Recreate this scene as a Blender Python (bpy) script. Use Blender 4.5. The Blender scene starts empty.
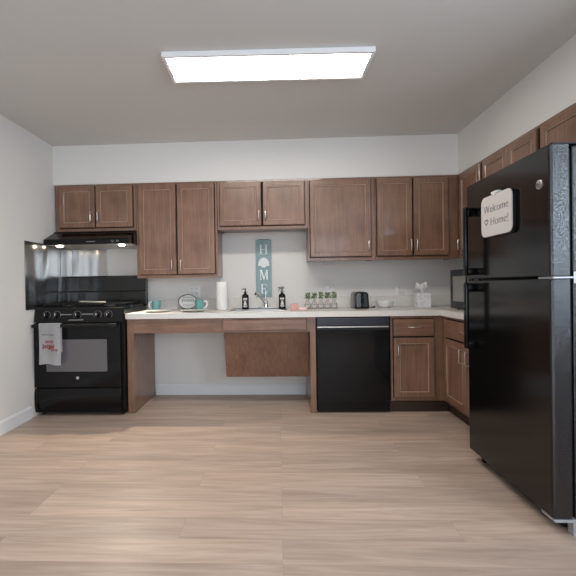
import bpy, bmesh, math, random
from mathutils import Vector, Matrix
random.seed(7)
C = bpy.context.scene.collection
SC = bpy.context.scene
PI = math.pi

# ---------------------------------------------------------------- camera
cam = bpy.data.cameras.new('camera')
cam.sensor_fit = 'HORIZONTAL'; cam.sensor_width = 36.0
cam.lens = 399.45 * 36 / 576
cam.shift_x = 26.25 / 576; cam.shift_y = -0.37 / 576
cam.clip_start = 0.05
camo = bpy.data.objects.new('camera', cam); C.objects.link(camo)
right = Vector((0.99898, 0.0425, -0.01533)); fwd = Vector((-0.04261, 0.99907, -0.00684)); up = Vector((0.01503, 0.00748, 0.99986))
m = Matrix((right, up, -fwd)).transposed().to_4x4()
m.translation = Vector((0, -3.986, 1.0934))
camo.matrix_world = m
SC.camera = camo

# ---------------------------------------------------------------- world, daylight, exposure
SC.view_settings.view_transform = 'Standard'; SC.view_settings.look = 'None'
SC.view_settings.gamma = 1.0; SC.view_settings.use_curve_mapping = False
SC.view_settings.exposure = 0.31
w = bpy.data.worlds.new('world'); SC.world = w; w.use_nodes = True
w.node_tree.nodes['Background'].inputs[0].default_value = (0.75, 0.87, 1.0, 1)
w.node_tree.nodes['Background'].inputs[1].default_value = 1.6
def area(name, loc, rot, sx, sy, power, col):
    l = bpy.data.lights.new(name, 'AREA'); l.shape = 'RECTANGLE'; l.size = sx; l.size_y = sy
    l.energy = power; l.color = col
    o = bpy.data.objects.new(name, l); C.objects.link(o); o.location = loc; o.rotation_euler = rot
    return o
# daylight falling in through the wide window of the room behind the camera
area('window_daylight', (0.2, -6.62, 1.35), (PI/2, 0, 0), 3.0, 2.0, 36, (0.86, 0.93, 1.0))
# daylight through the window in the right wall, beside the camera
area('side_window_daylight', (2.045, -3.75, 1.50), (0, PI/2, 0), 1.1, 1.5, 34, (0.72, 0.85, 1.0))
FIXTURE = 21.0     # ceiling fixture emission
HOOD = 12.0        # hood lamp emission

# ---------------------------------------------------------------- materials
def mat(name, col, rough=0.5, metal=0.0, spec=0.5, coat=0.0, emit=None, es=0.0, trans=0.0, ior=1.45):
    M = bpy.data.materials.new(name); M.use_nodes = True
    b = M.node_tree.nodes['Principled BSDF']
    b.inputs['Base Color'].default_value = (*col, 1); b.inputs['Roughness'].default_value = rough
    b.inputs['Metallic'].default_value = metal; b.inputs['Specular IOR Level'].default_value = spec
    b.inputs['Coat Weight'].default_value = coat; b.inputs['Coat Roughness'].default_value = 0.08
    b.inputs['Transmission Weight'].default_value = trans; b.inputs['IOR'].default_value = ior
    if emit:
        b.inputs['Emission Color'].default_value = (*emit, 1); b.inputs['Emission Strength'].default_value = es
    return M
def nt(M): return M.node_tree.nodes, M.node_tree.links, M.node_tree.nodes['Principled BSDF']
def noise_tex(M, scale, mscale=(1, 1, 1), detail=4, rough=0.55, dist=0.0):
    N, L, b = nt(M)
    tc = N.new('ShaderNodeTexCoord'); mp = N.new('ShaderNodeMapping'); mp.inputs['Scale'].default_value = mscale
    n = N.new('ShaderNodeTexNoise'); n.inputs['Scale'].default_value = scale; n.inputs['Detail'].default_value = detail
    n.inputs['Roughness'].default_value = rough; n.inputs['Distortion'].default_value = dist
    L.new(tc.outputs['Object'], mp.inputs[0]); L.new(mp.outputs[0], n.inputs['Vector'])
    return n
def ramp(M, src, stops):
    N, L, b = nt(M); r = N.new('ShaderNodeValToRGB'); L.new(src, r.inputs[0])
    e = r.color_ramp.elements
    while len(e) < len(stops): e.new(0.5)
    for k, (p, c) in enumerate(stops): e[k].position = p; e[k].color = (*c, 1)
    return r
def bump(M, src, strength, dist=0.002):
    N, L, b = nt(M); bp = N.new('ShaderNodeBump'); bp.inputs['Strength'].default_value = strength
    bp.inputs['Distance'].default_value = dist; L.new(src, bp.inputs['Height']); L.new(bp.outputs[0], b.inputs['Normal'])
def wood(name, ms, a, c, rough=0.33):
    M = mat(name, a, rough, spec=0.7, coat=0.3); N, L, b = nt(M)
    n = noise_tex(M, 1.0, ms, 6, 0.6, 0.4)
    n2 = noise_tex(M, 5.0, (1, 1, 1), 3)
    mx = N.new('ShaderNodeMix'); mx.data_type = 'FLOAT'; mx.inputs['Factor'].default_value = 0.45
    L.new(n.outputs['Fac'], mx.inputs[2]); L.new(n2.outputs['Fac'], mx.inputs[3])
    r = ramp(M, mx.outputs[0], [(0.3, a), (0.7, c)]); L.new(r.outputs[0], b.inputs['Base Color'])
    bump(M, n.outputs['Fac'], 0.08)
    return M
WA, WB = (0.128, 0.060, 0.036), (0.310, 0.170, 0.110)
WV = wood('stained_wood_vertical', (60, 60, 3.0), WA, WB)
WH = wood('stained_wood_horizontal', (3.0, 60, 60), WA, WB)
WHY = wood('stained_wood_horizontal_side', (60, 3.0, 60), WA, WB)
BEADLIT = wood('painted_bead_highlight', (60, 60, 3.0), (0.36, 0.25, 0.19), (0.50, 0.37, 0.30), 0.3)  # lighter wood paints in the highlight on the bead edges
GAPSHADE = mat('painted_gap_shade', (0.012, 0.008, 0.006), 0.7)  # near-black colour stands in for shade in the door gaps
TOE = mat('dark_toe_kick', (0.05, 0.026, 0.017), 0.5)

def wall_mat(name, col):
    M = mat(name, col, 0.75, spec=0.25); n = noise_tex(M, 160, detail=3); bump(M, n.outputs['Fac'], 0.06, 0.001); return M
WALL = wall_mat('painted_wall', (0.77, 0.755, 0.73))
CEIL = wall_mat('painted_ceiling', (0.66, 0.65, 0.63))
TRIM = mat('white_trim', (0.80, 0.81, 0.83), 0.35)
WHITE = mat('white_enamel', (0.82, 0.82, 0.82), 0.4)

FL = mat('oak_vinyl_planks', (0.45, 0.34, 0.26), 0.42, spec=0.4)
N, L, b = nt(FL)
tc = N.new('ShaderNodeTexCoord'); br = N.new('ShaderNodeTexBrick')
br.inputs['Scale'].default_value = 1.0; br.inputs['Brick Width'].default_value = 1.22; br.inputs['Row Height'].default_value = 0.152
br.inputs['Mortar Size'].default_value = 0.0012; br.inputs['Mortar Smooth'].default_value = 0.2; br.offset = 0.37; br.offset_frequency = 3; br.inputs['Bias'].default_value = 0.0
br.inputs['Color1'].default_value = (0.0, 0.0, 0.0, 1); br.inputs['Color2'].default_value = (1, 1, 1, 1); br.inputs['Mortar'].default_value = (0.5, 0.5, 0.5, 1)
L.new(tc.outputs['Object'], br.inputs['Vector'])
add = N.new('ShaderNodeVectorMath'); add.operation = 'MULTIPLY_ADD'; add.inputs[1].default_value = (7, 3, 5)
L.new(br.outputs['Color'], add.inputs[0]); L.new(tc.outputs['Object'], add.inputs[2])
mp = N.new('ShaderNodeMapping'); mp.inputs['Scale'].default_value = (1.6, 22, 1); L.new(add.outputs[0], mp.inputs[0])
g1 = N.new('ShaderNodeTexNoise'); g1.inputs['Scale'].default_value = 1.0; g1.inputs['Detail'].default_value = 8; g1.inputs['Roughness'].default_value = 0.62; g1.inputs['Distortion'].default_value = 1.1
L.new(mp.outputs[0], g1.inputs['Vector'])
mp2 = N.new('ShaderNodeMapping'); mp2.inputs['Scale'].default_value = (0.9, 5.5, 1); L.new(add.outputs[0], mp2.inputs[0])
g2 = N.new('ShaderNodeTexNoise'); g2.inputs['Scale'].default_value = 1.3; g2.inputs['Detail'].default_value = 4; g2.inputs['Distortion'].default_value = 0.6
L.new(mp2.outputs[0], g2.inputs['Vector'])
rA = ramp(FL, g1.outputs['Fac'], [(0.25, (0.385, 0.285, 0.225)), (0.5, (0.50, 0.38, 0.305)), (0.75, (0.61, 0.48, 0.395))])
rB = ramp(FL, g2.outputs['Fac'], [(0.25, (0.80, 0.80, 0.80)), (0.75, (1.12, 1.12, 1.13))])
mm = N.new('ShaderNodeMix'); mm.data_type = 'RGBA'; mm.blend_type = 'MULTIPLY'; mm.inputs['Factor'].default_value = 1.0
L.new(rA.outputs[0], mm.inputs[6]); L.new(rB.outputs[0], mm.inputs[7])
rC = ramp(FL, br.outputs['Color'], [(0.0, (0.90, 0.90, 0.91)), (1.0, (1.08, 1.07, 1.06))])
m3 = N.new('ShaderNodeMix'); m3.data_type = 'RGBA'; m3.blend_type = 'MULTIPLY'; m3.inputs['Factor'].default_value = 1.0
L.new(mm.outputs[2], m3.inputs[6]); L.new(rC.outputs[0], m3.inputs[7])
m4 = N.new('ShaderNodeMix'); m4.data_type = 'RGBA'; m4.inputs[7].default_value = (0.24, 0.17, 0.125, 1)
sc_ = N.new('ShaderNodeMath'); sc_.operation = 'MULTIPLY'; sc_.inputs[1].default_value = 0.38
L.new(br.outputs['Fac'], sc_.inputs[0]); L.new(sc_.outputs[0], m4.inputs['Factor']); L.new(m3.outputs[2], m4.inputs[6])
L.new(m4.outputs[2], b.inputs['Base Color'])
bump(FL, g1.outputs['Fac'], 0.10, 0.001)

COUNTER = mat('cream_laminate', (0.74, 0.71, 0.67), 0.32)
n = noise_tex(COUNTER, 90, detail=5); r = ramp(COUNTER, n.outputs['Fac'], [(0.35, (0.69, 0.655, 0.615)), (0.65, (0.79, 0.765, 0.73))])
COUNTER.node_tree.links.new(r.outputs[0], nt(COUNTER)[2].inputs['Base Color'])
BLACK = mat('black_enamel', (0.004, 0.004, 0.0045), 0.10, spec=0.35)
BLACKM = mat('black_satin', (0.006, 0.006, 0.0065), 0.35, spec=0.35)
IRON = mat('cast_iron', (0.01, 0.01, 0.01), 0.55)
FRONT = mat('fridge_door_black', (0.003, 0.003, 0.003), 0.16, spec=0.60)
n = noise_tex(FRONT, 230, detail=2); bump(FRONT, n.outputs['Fac'], 0.025, 0.001)
PEBBLE = mat('pebbled_black', (0.008, 0.008, 0.010), 0.12, spec=0.8)
n = noise_tex(PEBBLE, 260, detail=0); bump(PEBBLE, n.outputs['Fac'], 0.70, 0.002)
NICKEL = mat('satin_nickel', (0.72, 0.69, 0.66), 0.28, metal=1.0)
HINGE = mat('hinge_grey', (0.42, 0.43, 0.45), 0.4, metal=0.3)
CHROME = mat('chrome', (0.80, 0.80, 0.81), 0.12, metal=1.0)
STEEL = mat('brushed_steel', (0.55, 0.545, 0.53), 0.16, metal=1.0)
SPLASH = mat('wavy_steel_sheet', (0.42, 0.41, 0.40), 0.20, metal=1.0)
n = noise_tex(SPLASH, 1.0, (4.2, 4.2, 0.9), 0, dist=0.5); bump(SPLASH, n.outputs['Fac'], 0.8, 0.06)
OVENGLASS = mat('oven_glass', (0.105, 0.098, 0.108), 0.14, spec=0.9, coat=0.6)  # base grey raised to stand in for the room's reflection
MWGLASS = mat('microwave_glass', (0.17, 0.165, 0.15), 0.12, spec=0.8, coat=0.5)
TEAL = mat('teal_glaze', (0.15, 0.37, 0.35), 0.25)
CERAMIC = mat('white_ceramic', (0.80, 0.79, 0.76), 0.25)
PLATE = mat('cream_ceramic', (0.74, 0.71, 0.66), 0.25)
PAPER = mat('paper_towel', (0.84, 0.82, 0.79), 0.9, spec=0.1)
n = noise_tex(PAPER, 120, detail=2); bump(PAPER, n.outputs['Fac'], 0.3, 0.002)
TISSUE = mat('white_tissue', (0.86, 0.85, 0.83), 0.9, spec=0.1)
PINK = mat('pink_sponge', (0.68, 0.37, 0.35), 0.9); PINKL = mat('pale_pink_cloth', (0.76, 0.56, 0.53), 0.9)
LEAF = mat('green_leaves', (0.10, 0.17, 0.06), 0.6)
n = noise_tex(LEAF, 60); r = ramp(LEAF, n.outputs['Fac'], [(0.35, (0.06, 0.11, 0.04)), (0.65, (0.24, 0.33, 0.15))])
LEAF.node_tree.links.new(r.outputs[0], nt(LEAF)[2].inputs['Base Color'])
GLASS = mat('clear_glass', (1, 1, 1), 0.02, trans=1.0, ior=1.45)
LABELW = mat('white_label', (0.72, 0.72, 0.70), 0.6); SCALE = mat('print_grey', (0.28, 0.28, 0.28), 0.6); INK = mat('black_ink', (0.02, 0.02, 0.02), 0.6)
GREYINK = mat('grey_marker', (0.10, 0.095, 0.10), 0.7)
REDINK = mat('red_print', (0.33, 0.035, 0.05), 0.8)
PLASTIC = mat('white_plastic', (0.80, 0.79, 0.76), 0.35); SLOT = mat('slot_grey', (0.09, 0.09, 0.09), 0.6)
SIGN = mat('blue_grey_boards', (0.24, 0.36, 0.38), 0.7)
n = noise_tex(SIGN, 1.0, (50, 50, 5), 5); r = ramp(SIGN, n.outputs['Fac'], [(0.3, (0.22, 0.325, 0.35)), (0.7, (0.35, 0.465, 0.475))])
SIGN.node_tree.links.new(r.outputs[0], nt(SIGN)[2].inputs['Base Color'])
SIGNW = mat('sign_white', (0.90, 0.94, 0.94), 0.6)
TOWEL = mat('printed_towel', (0.74, 0.73, 0.73), 0.95, spec=0.1)
n = noise_tex(TOWEL, 260, detail=2); r = ramp(TOWEL, n.outputs['Fac'], [(0.36, (0.50, 0.50, 0.52)), (0.52, (0.78, 0.77, 0.77))])
TOWEL.node_tree.links.new(r.outputs[0], nt(TOWEL)[2].inputs['Base Color']); bump(TOWEL, n.outputs['Fac'], 0.4, 0.002)
BOARD = mat('board_face', (0.56, 0.53, 0.52), 0.45)
MARBLE = mat('marbled_card', (0.66, 0.66, 0.67), 0.5)
n = noise_tex(MARBLE, 22, detail=6, dist=1.5); r = ramp(MARBLE, n.outputs['Fac'], [(0.35, (0.55, 0.55, 0.57)), (0.55, (0.76, 0.76, 0.77))])
MARBLE.node_tree.links.new(r.outputs[0], nt(MARBLE)[2].inputs['Base Color'])
DIFF = mat('lit_diffuser', (0.9, 0.88, 0.82), 0.5, emit=(1.0, 0.955, 0.885), es=FIXTURE)
BULB = mat('hood_bulb', (0.9, 0.9, 0.85), 0.3, emit=(1.0, 0.86, 0.68), es=HOOD)
HOODIN = mat('hood_filter', (0.60, 0.59, 0.57), 0.4, metal=0.3)

# ---------------------------------------------------------------- mesh helpers
class MB:
    def __init__(s): s.bm = bmesh.new()
    def box(s, x0, x1, y0, y1, z0, z1, bev=0.0, seg=1):
        vs = [s.bm.verts.new((x, y, z)) for x in (x0, x1) for y in (y0, y1) for z in (z0, z1)]
        q = [(0, 1, 3, 2), (4, 6, 7, 5), (0, 4, 5, 1), (2, 3, 7, 6), (0, 2, 6, 4), (1, 5, 7, 3)]
        fs = [s.bm.faces.new([vs[i] for i in f]) for f in q]
        if bev > 0:
            es = {e for f in fs for e in f.edges}
            bmesh.ops.bevel(s.bm, geom=list(es), offset=bev, segments=seg, affect='EDGES', profile=0.5)
        return s
    def hexa(s, pts):      # 8 points, ordered like box
        vs = [s.bm.verts.new(p) for p in pts]
        for f in [(0, 1, 3, 2), (4, 6, 7, 5), (0, 4, 5, 1), (2, 3, 7, 6), (0, 2, 6, 4), (1, 5, 7, 3)]: s.bm.faces.new([vs[i] for i in f])
        return s
    def prism(s, pts, vec, bev=0.0):   # planar polygon pushed along vec
        v = Vector(vec); a = [s.bm.verts.new(p) for p in pts]; c = [s.bm.verts.new(Vector(p) + v) for p in pts]
        n = len(pts); fs = [s.bm.faces.new(a), s.bm.faces.new(c[::-1])]
        for i in range(n): fs.append(s.bm.faces.new((a[i], c[i], c[(i + 1) % n], a[(i + 1) % n])))
        if bev > 0:
            es = {e for f in fs[:2] for e in f.edges}
            bmesh.ops.bevel(s.bm, geom=list(es), offset=bev, segments=2, affect='EDGES', profile=0.5)
        return s
    def lathe(s, prof, c=(0, 0, 0), n=28, axis='Z'):   # prof: (r, h)
        rings = []
        for r, h in prof:
            if r < 1e-6: rings.append([s.bm.verts.new(s._ax(0, 0, h, c, axis))])
            else: rings.append([s.bm.verts.new(s._ax(r * math.cos(2 * PI * k / n), r * math.sin(2 * PI * k / n), h, c, axis)) for k in range(n)])
        for a, d in zip(rings, rings[1:]):
            for k in range(n):
                k2 = (k + 1) % n
                p = [a[k % len(a)], a[k2 % len(a)], d[k2 % len(d)], d[k % len(d)]]
                p = [v for i, v in enumerate(p) if v not in p[:i]]
                if len(p) > 2: s.bm.faces.new(p)
        for ring, fl in ((rings[0], 1), (rings[-1], 0)):
            if len(ring) > 2: s.bm.faces.new(ring[::-1] if fl else ring)
        return s
    @staticmethod
    def _ax(a, b_, h, c, axis):
        if axis == 'Z': return (c[0] + a, c[1] + b_, c[2] + h)
        if axis == 'Y': return (c[0] + a, c[1] + h, c[2] + b_)
        return (c[0] + h, c[1] + a, c[2] + b_)
    def tube(s, pts, r, n=8, closed=False):
        P = [Vector(p) for p in pts]; m_ = len(P); rings = []; prev = None
        for i, p in enumerate(P):
            if closed: t = P[(i + 1) % m_] - P[i - 1]
            else: t = P[min(i + 1, m_ - 1)] - P[max(i - 1, 0)]
            t.normalize()
            u = prev if prev is not None else (Vector((0, 0, 1)) if abs(t.z) < 0.9 else Vector((1, 0, 0)))
            u = (u - t * u.dot(t)); u.normalize(); prev = u; v = t.cross(u)
            rr = r[i] if isinstance(r, (list, tuple)) else r
            rings.append([s.bm.verts.new(p + (u * math.cos(2 * PI * k / n) + v * math.sin(2 * PI * k / n)) * rr) for k in range(n)])
        pr = list(zip(rings, rings[1:])) + ([(rings[-1], rings[0])] if closed else [])
        for a, d in pr:
            for k in range(n): s.bm.faces.new((a[k], a[(k + 1) % n], d[(k + 1) % n], d[k]))
        if not closed: s.bm.faces.new(rings[0][::-1]); s.bm.faces.new(rings[-1])
        return s
    def grid(s, f, nu, nv, thick=0.0):
        V = [[s.bm.verts.new(f(i / nu, j / nv)) for j in range(nv + 1)] for i in range(nu + 1)]
        for i in range(nu):
            for j in range(nv): s.bm.faces.new((V[i][j], V[i + 1][j], V[i + 1][j + 1], V[i][j + 1]))
        if thick:
            bmesh.ops.solidify(s.bm, geom=s.bm.faces[:], thickness=thick)
        return s
WL = {}
def obj(name, mb, material, parent=None, loc=None, local=False, smooth=None):
    me = bpy.data.meshes.new(name)
    bmesh.ops.recalc_face_normals(mb.bm, faces=mb.bm.faces[:])
    o = bpy.data.objects.new(name, me); C.objects.link(o)
    if parent is not None: base = WL[parent]
    else: base = Vector(loc) if loc is not None else Vector((0, 0, 0))
    if not local and base.length > 0: bmesh.ops.translate(mb.bm, verts=mb.bm.verts[:], vec=-base)
    mb.bm.to_mesh(me); mb.bm.free()
    me.materials.append(material)
    if smooth:
        for p in me.polygons: p.use_smooth = True
        me.set_sharp_from_angle(angle=math.radians(smooth))
    if parent is not None: o.parent = parent
    else: o.location = base
    WL[o] = base
    return o
def tag(o, label=None, cat=None, group=None, kind=None):
    if label: o['label'] = label
    if cat: o['category'] = cat
    if group: o['group'] = group
    if kind: o['kind'] = kind
    return o
def thing(name, label, cat, loc, group=None, rz=0):
    o = bpy.data.objects.new(name, None); C.objects.link(o); o.location = loc; o.rotation_euler = (0, 0, rz)
    o.empty_display_size = 0.1; WL[o] = Vector(loc)
    return tag(o, label, cat, group)
def struct(name, mb, m_): return tag(obj(name, mb, m_), kind='structure')

# ================================================================ ROOM
XL, XR, ZC, YR = -2.10, 1.962, 2.424, -6.5
SX, SY, SZ = 1.626, -0.315, 2.058      # soffit faces and underside
struct('floor', MB().box(XL - .1, XR + .1, YR - .1, .1, -.08, 0), FL)
struct('ceiling', MB().box(XL - .1, XR + .1, YR - .1, .1, ZC, ZC + .08), CEIL)
struct('wall_left', MB().box(XL - .1, XL, YR, .0, 0, ZC), WALL)
struct('wall_back', MB().box(XL - .1, XR + .1, 0, .1, 0, ZC), WALL)
struct('wall_right', MB().box(XR, XR + .1, -2.95, .0, 0, ZC).box(XR, XR + .1, YR, -4.55, 0, ZC).box(XR, XR + .1, -4.55, -2.95, 0, .90).box(XR, XR + .1, -4.55, -2.95, 2.10, ZC), WALL)
rw = MB()
rw.box(XL, -1.35, YR - .1, YR, 0, ZC).box(1.75, XR, YR - .1, YR, 0, ZC).box(-1.35, 1.75, YR - .1, YR, 2.3, ZC).box(-1.35, 1.75, YR - .1, YR, 0, .35)
struct('wall_rear', rw, WALL)
wf = MB()
wf.box(-1.35, 1.75, YR - .08, YR - .02, 2.24, 2.3).box(-1.35, 1.75, YR - .08, YR - .02, .35, .41)
for x in (-1.35, .17, 1.69): wf.box(x, x + .06, YR - .08, YR - .02, .41, 2.24)
struct('window_1', wf, TRIM)
wf = MB()
wf.box(XR + .02, XR + .07, -4.55, -2.95, .90, .95).box(XR + .02, XR + .07, -4.55, -2.95, 2.05, 2.10)
for y in (-4.55, -3.77, -3.0): wf.box(XR + .02, XR + .07, y, y + .05, .95, 2.05)
struct('window_2', wf, TRIM)
so = MB()
so.box(XL, SX, SY, 0, SZ, ZC).box(SX, XR, -2.75, 0, SZ, ZC)
struct('wall_soffit', so, WALL)
struct('baseboard_left', MB().prism([(XL, YR, 0), (XL + .014, YR, 0), (XL + .014, YR, .09), (XL + .006, YR, .105), (XL, YR, .105)], (0, -YR - .72, 0)), TRIM)
struct('baseboard_back', MB().prism([(-1.25, 0, 0), (-1.25, -.014, 0), (-1.25, -.014, .09), (-1.25, -.006, .105), (-1.25, 0, .105)], (1.5, 0, 0)), TRIM)
struct('baseboard_right', MB().prism([(XR, YR, 0), (XR - .014, YR, 0), (XR - .014, YR, .09), (XR - .006, YR, .105), (XR, YR, .105)], (0, -YR - 2.3, 0)), TRIM)

# ceiling fixture
t = thing('ceiling_light', 'long rectangular white ceiling light with a glowing diffuser, switched on', 'ceiling light', (-.045, -1.576, 2.4236), rz=.0255)
fx0, fx1, fy0, fy1 = -.65, .560, -1.728, -1.425
obj('housing', MB().box(fx0 + .0225, fx1 - .0225, fy0 + .0225, fy1 - .0225, 2.4012, 2.4235), WHITE, t)
fr = MB()
fr.box(fx0, fx1, fy0, fy0 + .022, 2.392, 2.4232, .003).box(fx0, fx1, fy1 - .022, fy1, 2.392, 2.4232, .003)
fr.box(fx0, fx0 + .022, fy0 + .0225, fy1 - .0225, 2.392, 2.4232, .003).box(fx1 - .022, fx1, fy0 + .0225, fy1 - .0225, 2.392, 2.4232, .003)
obj('frame', fr, WHITE, t)
obj('diffuser', MB().box(fx0 + .0225, fx1 - .0225, fy0 + .0225, fy1 - .0225, 2.3955, 2.401), DIFF, t)

# ================================================================ CABINETS
# a frame of the cabinet face seen from the front: u runs along the face, v is up, d comes out of the face
class Face:
    def __init__(s, origin, side):   # side 'back' (faces -y, u = x) or 'right' (faces -x, u = -y)
        s.o = Vector(origin); s.side = side
    def p(s, u, v, d):
        return (u, s.o.y - d, v) if s.side == 'back' else (s.o.x - d, -u, v)
    def box(s, mb, u0, u1, v0, v1, d0, d1, bev=0.0):
        a = s.p(u0, v0, d0); c = s.p(u1, v1, d1)
        x0, x1 = sorted((a[0], c[0])); y0, y1 = sorted((a[1], c[1])); z0, z1 = sorted((a[2], c[2]))
        mb.box(x0, x1, y0, y1, z0, z1, bev)
def panel_door(F, u0, u1, v0, v1, parent, d0=0.004, th=0.019, fw=0.042, name='door', drawer=False, horiz=False):
    mb = MB(); b_ = mb.bm; e = 0.004
    def ring(off, d, ou=None):
        return [b_.verts.new(F.p(u, v, d)) for u, v in ((u0 + off, v0 + off), (u1 - off, v0 + off), (u1 - off, v1 - off), (u0 + off, v1 - off))]
    rs = [ring(0, d0), ring(0, d0 + th - e), ring(e, d0 + th)]
    if not drawer: rs += [ring(fw, d0 + th), ring(fw + .004, d0 + th - .004), ring(fw + .009, d0 + th - .005), ring(fw + .012, d0 + th - .010)]
    for a, c in zip(rs, rs[1:]):
        for k in range(4): b_.faces.new((a[k], a[(k + 1) % 4], c[(k + 1) % 4], c[k]))
    b_.faces.new(rs[0][::-1]); b_.faces.new(rs[-1])
    m_ = (WH if F.side == 'back' else WHY) if horiz else WV
    o = obj(name, mb, m_, parent)
    if not drawer:
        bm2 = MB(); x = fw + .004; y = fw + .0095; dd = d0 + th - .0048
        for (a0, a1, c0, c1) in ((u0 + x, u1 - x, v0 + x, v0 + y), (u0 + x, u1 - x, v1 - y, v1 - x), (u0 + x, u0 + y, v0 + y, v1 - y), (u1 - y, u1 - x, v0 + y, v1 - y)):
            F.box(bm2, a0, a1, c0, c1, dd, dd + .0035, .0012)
        tag(obj('bead', bm2, BEADLIT, o), 'lighter bead with a painted highlight around the door panel')
    return o
def pull(F, u, v, length, vertical, door, d0=0.023):
    mb = MB(); h = length / 2; out = .026
    P = [(-h, 0), (-h, out - .006), (-h + .006, out), (h - .006, out), (h, out - .006), (h, 0)]
    pts = [F.p(u, v + a, d0 + c) if vertical else F.p(u + a, v, d0 + c) for a, c in P]
    mb.tube(pts, .0048, 8)
    return tag(obj('handle', mb, NICKEL, door, smooth=50), 'satin nickel bar pull')
def frame_face(F, u0, u1, v0, v1, stiles, rails, parent, th=.018):
    mb = MB()
    for a, c in stiles: F.box(mb, a, c, v0, v1, -th, 0)
    for a, c in rails:
        for (l, r_) in zip([s_[1] for s_ in stiles[:-1]], [s_[0] for s_ in stiles[1:]]): F.box(mb, l, r_, a, c, -th, 0)
    return obj('face_frame', mb, WV, parent)
FB = Face((0, SY, 0), 'back')
UT = 2.0565
G = .006       # gap round each door, its shade painted dark behind
def upper(name, label, u0, u1, zb, doors, handles, zt=UT, split=None, fill=None):
    t = thing(name, label, 'wall cabinet', ((u0 + u1) / 2, -.15, zb), 'wall cabinets of the kitchen')
    st = [(u0, doors[0][0] - G), (doors[-1][1] + G, u1)]
    frame_face(FB, u0, u1, zb, zt, st, [(zb, zb + .033 - G), (zt - .022 + G, zt)], t)
    obj('gap_shade_sheet', MB().box(doors[0][0] - G, doors[-1][1] + G, SY + .0185, SY + .022, zb + .025, zt - .013), GAPSHADE, t)  # dark sheet added behind the frame as painted gap shade
    bx = MB(); y0 = SY + .0185
    bx.box(u0, u0 + .015, y0, -.002, zb + .004, zt).box(u1 - .015, u1, y0, -.002, zb + .004, zt)
    bx.box(u0 + .015, u1 - .015, y0, -.002, zb + .012, zb + .024).box(u0 + .015, u1 - .015, y0, -.002, zt - .012, zt).box(u0 + .015, u1 - .015, -.010, -.002, zb + .024, zt - .012)
    obj('cabinet_box', bx, WV, t)
    for (a, c), (hu, hv) in zip(doors, handles):
        d = panel_door(FB, a, c, zb + .033, zt - .022, t)
        pull(FB, hu, hv, .096, True, d)
    return t
upper('wall_cabinet', 'short two-door brown wall cabinet directly above the black range hood', -2.075, -1.318, 1.618,
      [(-2.040, -1.702), (-1.690, -1.345)], [(-1.732, 1.745), (-1.664, 1.748)])
upper('wall_cabinet', 'tallest two-door brown wall cabinet hanging between the range hood and the paper towels', -1.314, -.560, 1.172,
      [(-1.288, -.941), (-.928, -.582)], [(-.978, 1.286), (-.895, 1.286)])
upper('wall_cabinet', 'short wide two-door brown wall cabinet above the sink and the HOME sign', -.555, .277, 1.606,
      [(-.530, -.151), (-.133, .245)], [(-.172, 1.735), (-.112, 1.735)])
upper('wall_cabinet', 'single-door brown wall cabinet above the bud vases and the dishwasher', .279, .880, 1.306,
      [(.294, .842)], [(.815, 1.435)])
upper('wall_cabinet', 'two-door brown wall cabinet above the white bowl and tissue box, next to the corner', .883, 1.6255, 1.306,
      [(.896, 1.209), (1.222, 1.530)], [(1.192, 1.432), (1.242, 1.432)], fill=1.515)

FR = Face((SX, 0, 0), 'right')
def upper_r(label, u0, u1, zb, doors, handles, zt=UT):
    t = thing('wall_cabinet', label, 'wall cabinet', (1.8, -(u0 + u1) / 2, zb), 'wall cabinets of the kitchen')
    st = [(u0, doors[0][0] - G), (doors[-1][1] + G, u1)]
    frame_face(FR, u0, u1, zb, zt, st, [(zb, zb + .033 - G), (zt - .022 + G, zt)], t)
    obj('gap_shade_sheet', MB().box(SX + .0185, SX + .022, -doors[-1][1] - G, -doors[0][0] + G, zb + .025, zt - .013), GAPSHADE, t)  # same added dark sheet, shade for the gaps on this wall
    bx = MB(); x0 = SX + .0185; x1 = XR - .002
    bx.box(x0, x1, -u0 - .015, -u0, zb + .004, zt).box(x0, x1, -u1, -u1 + .015, zb + .004, zt)
    bx.box(x0, x1, -u1 + .015, -u0 - .015, zb + .012, zb + .024).box(x0, x1, -u1 + .015, -u0 - .015, zt - .012, zt).box(x1 - .008, x1, -u1 + .015, -u0 - .015, zb + .024, zt - .012)
    obj('cabinet_box', bx, WV, t)
    for (a, c), (hu, hv) in zip(doors, handles):
        d = panel_door(FR, a, c, zb + .033, zt - .022, t)
        pull(FR, hu, hv, .09, True, d)
upper_r('brown corner wall cabinet above the microwave, on the right wall nearest the back corner', .335, .755, 1.306, [(.375, .735)], [(.408, 1.418)])
upper_r('two-door brown wall cabinet on the right wall, in the middle behind the freezer door', .758, 1.455, 1.306, [(.780, 1.115), (1.122, 1.434)], [(1.092, 1.42), (1.146, 1.42)])
upper_r('brown wall cabinet above the top of the black refrigerator, at the right edge', 1.458, 2.26, 1.715, [(1.478, 1.855), (1.864, 2.24)], [(1.83, 1.81), (1.89, 1.81)])

# ---- base units
BF = Face((0, -.595, 0), 'back')
CZ, CB = .863, .8165           # counter top / underside
t = thing('base_cabinet', 'open brown kneespace unit with a tall side panel, between stove and sink', 'base cabinet', (-.9, -.3, 0), 'base units along the wall')
obj('side_panel', MB().box(-1.314, -1.258, -.595, -.016, 0.0, CB, .001), WV, t)
obj('apron', MB().box(-1.2575, -.489, -.595, -.577, .692, CB, .0015), WH, t)
t = thing('base_cabinet', 'brown sink base with a false drawer front and slanted knee panel', 'base cabinet', (-.1, -.3, 0), 'base units along the wall')
ff = MB(); ff.box(-.4885, .258, -.595, -.577, .692, .706).box(-.4885, .258, -.595, -.577, .803, CB).box(-.4885, -.475, -.595, -.577, .7065, .8025).box(.232, .258, -.595, -.577, .7065, .8025)
obj('face_frame', ff, WH, t)
panel_door(BF, -.4785, .2295, .7075, .800, t, name='drawer_front', drawer=True, horiz=True)
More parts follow.
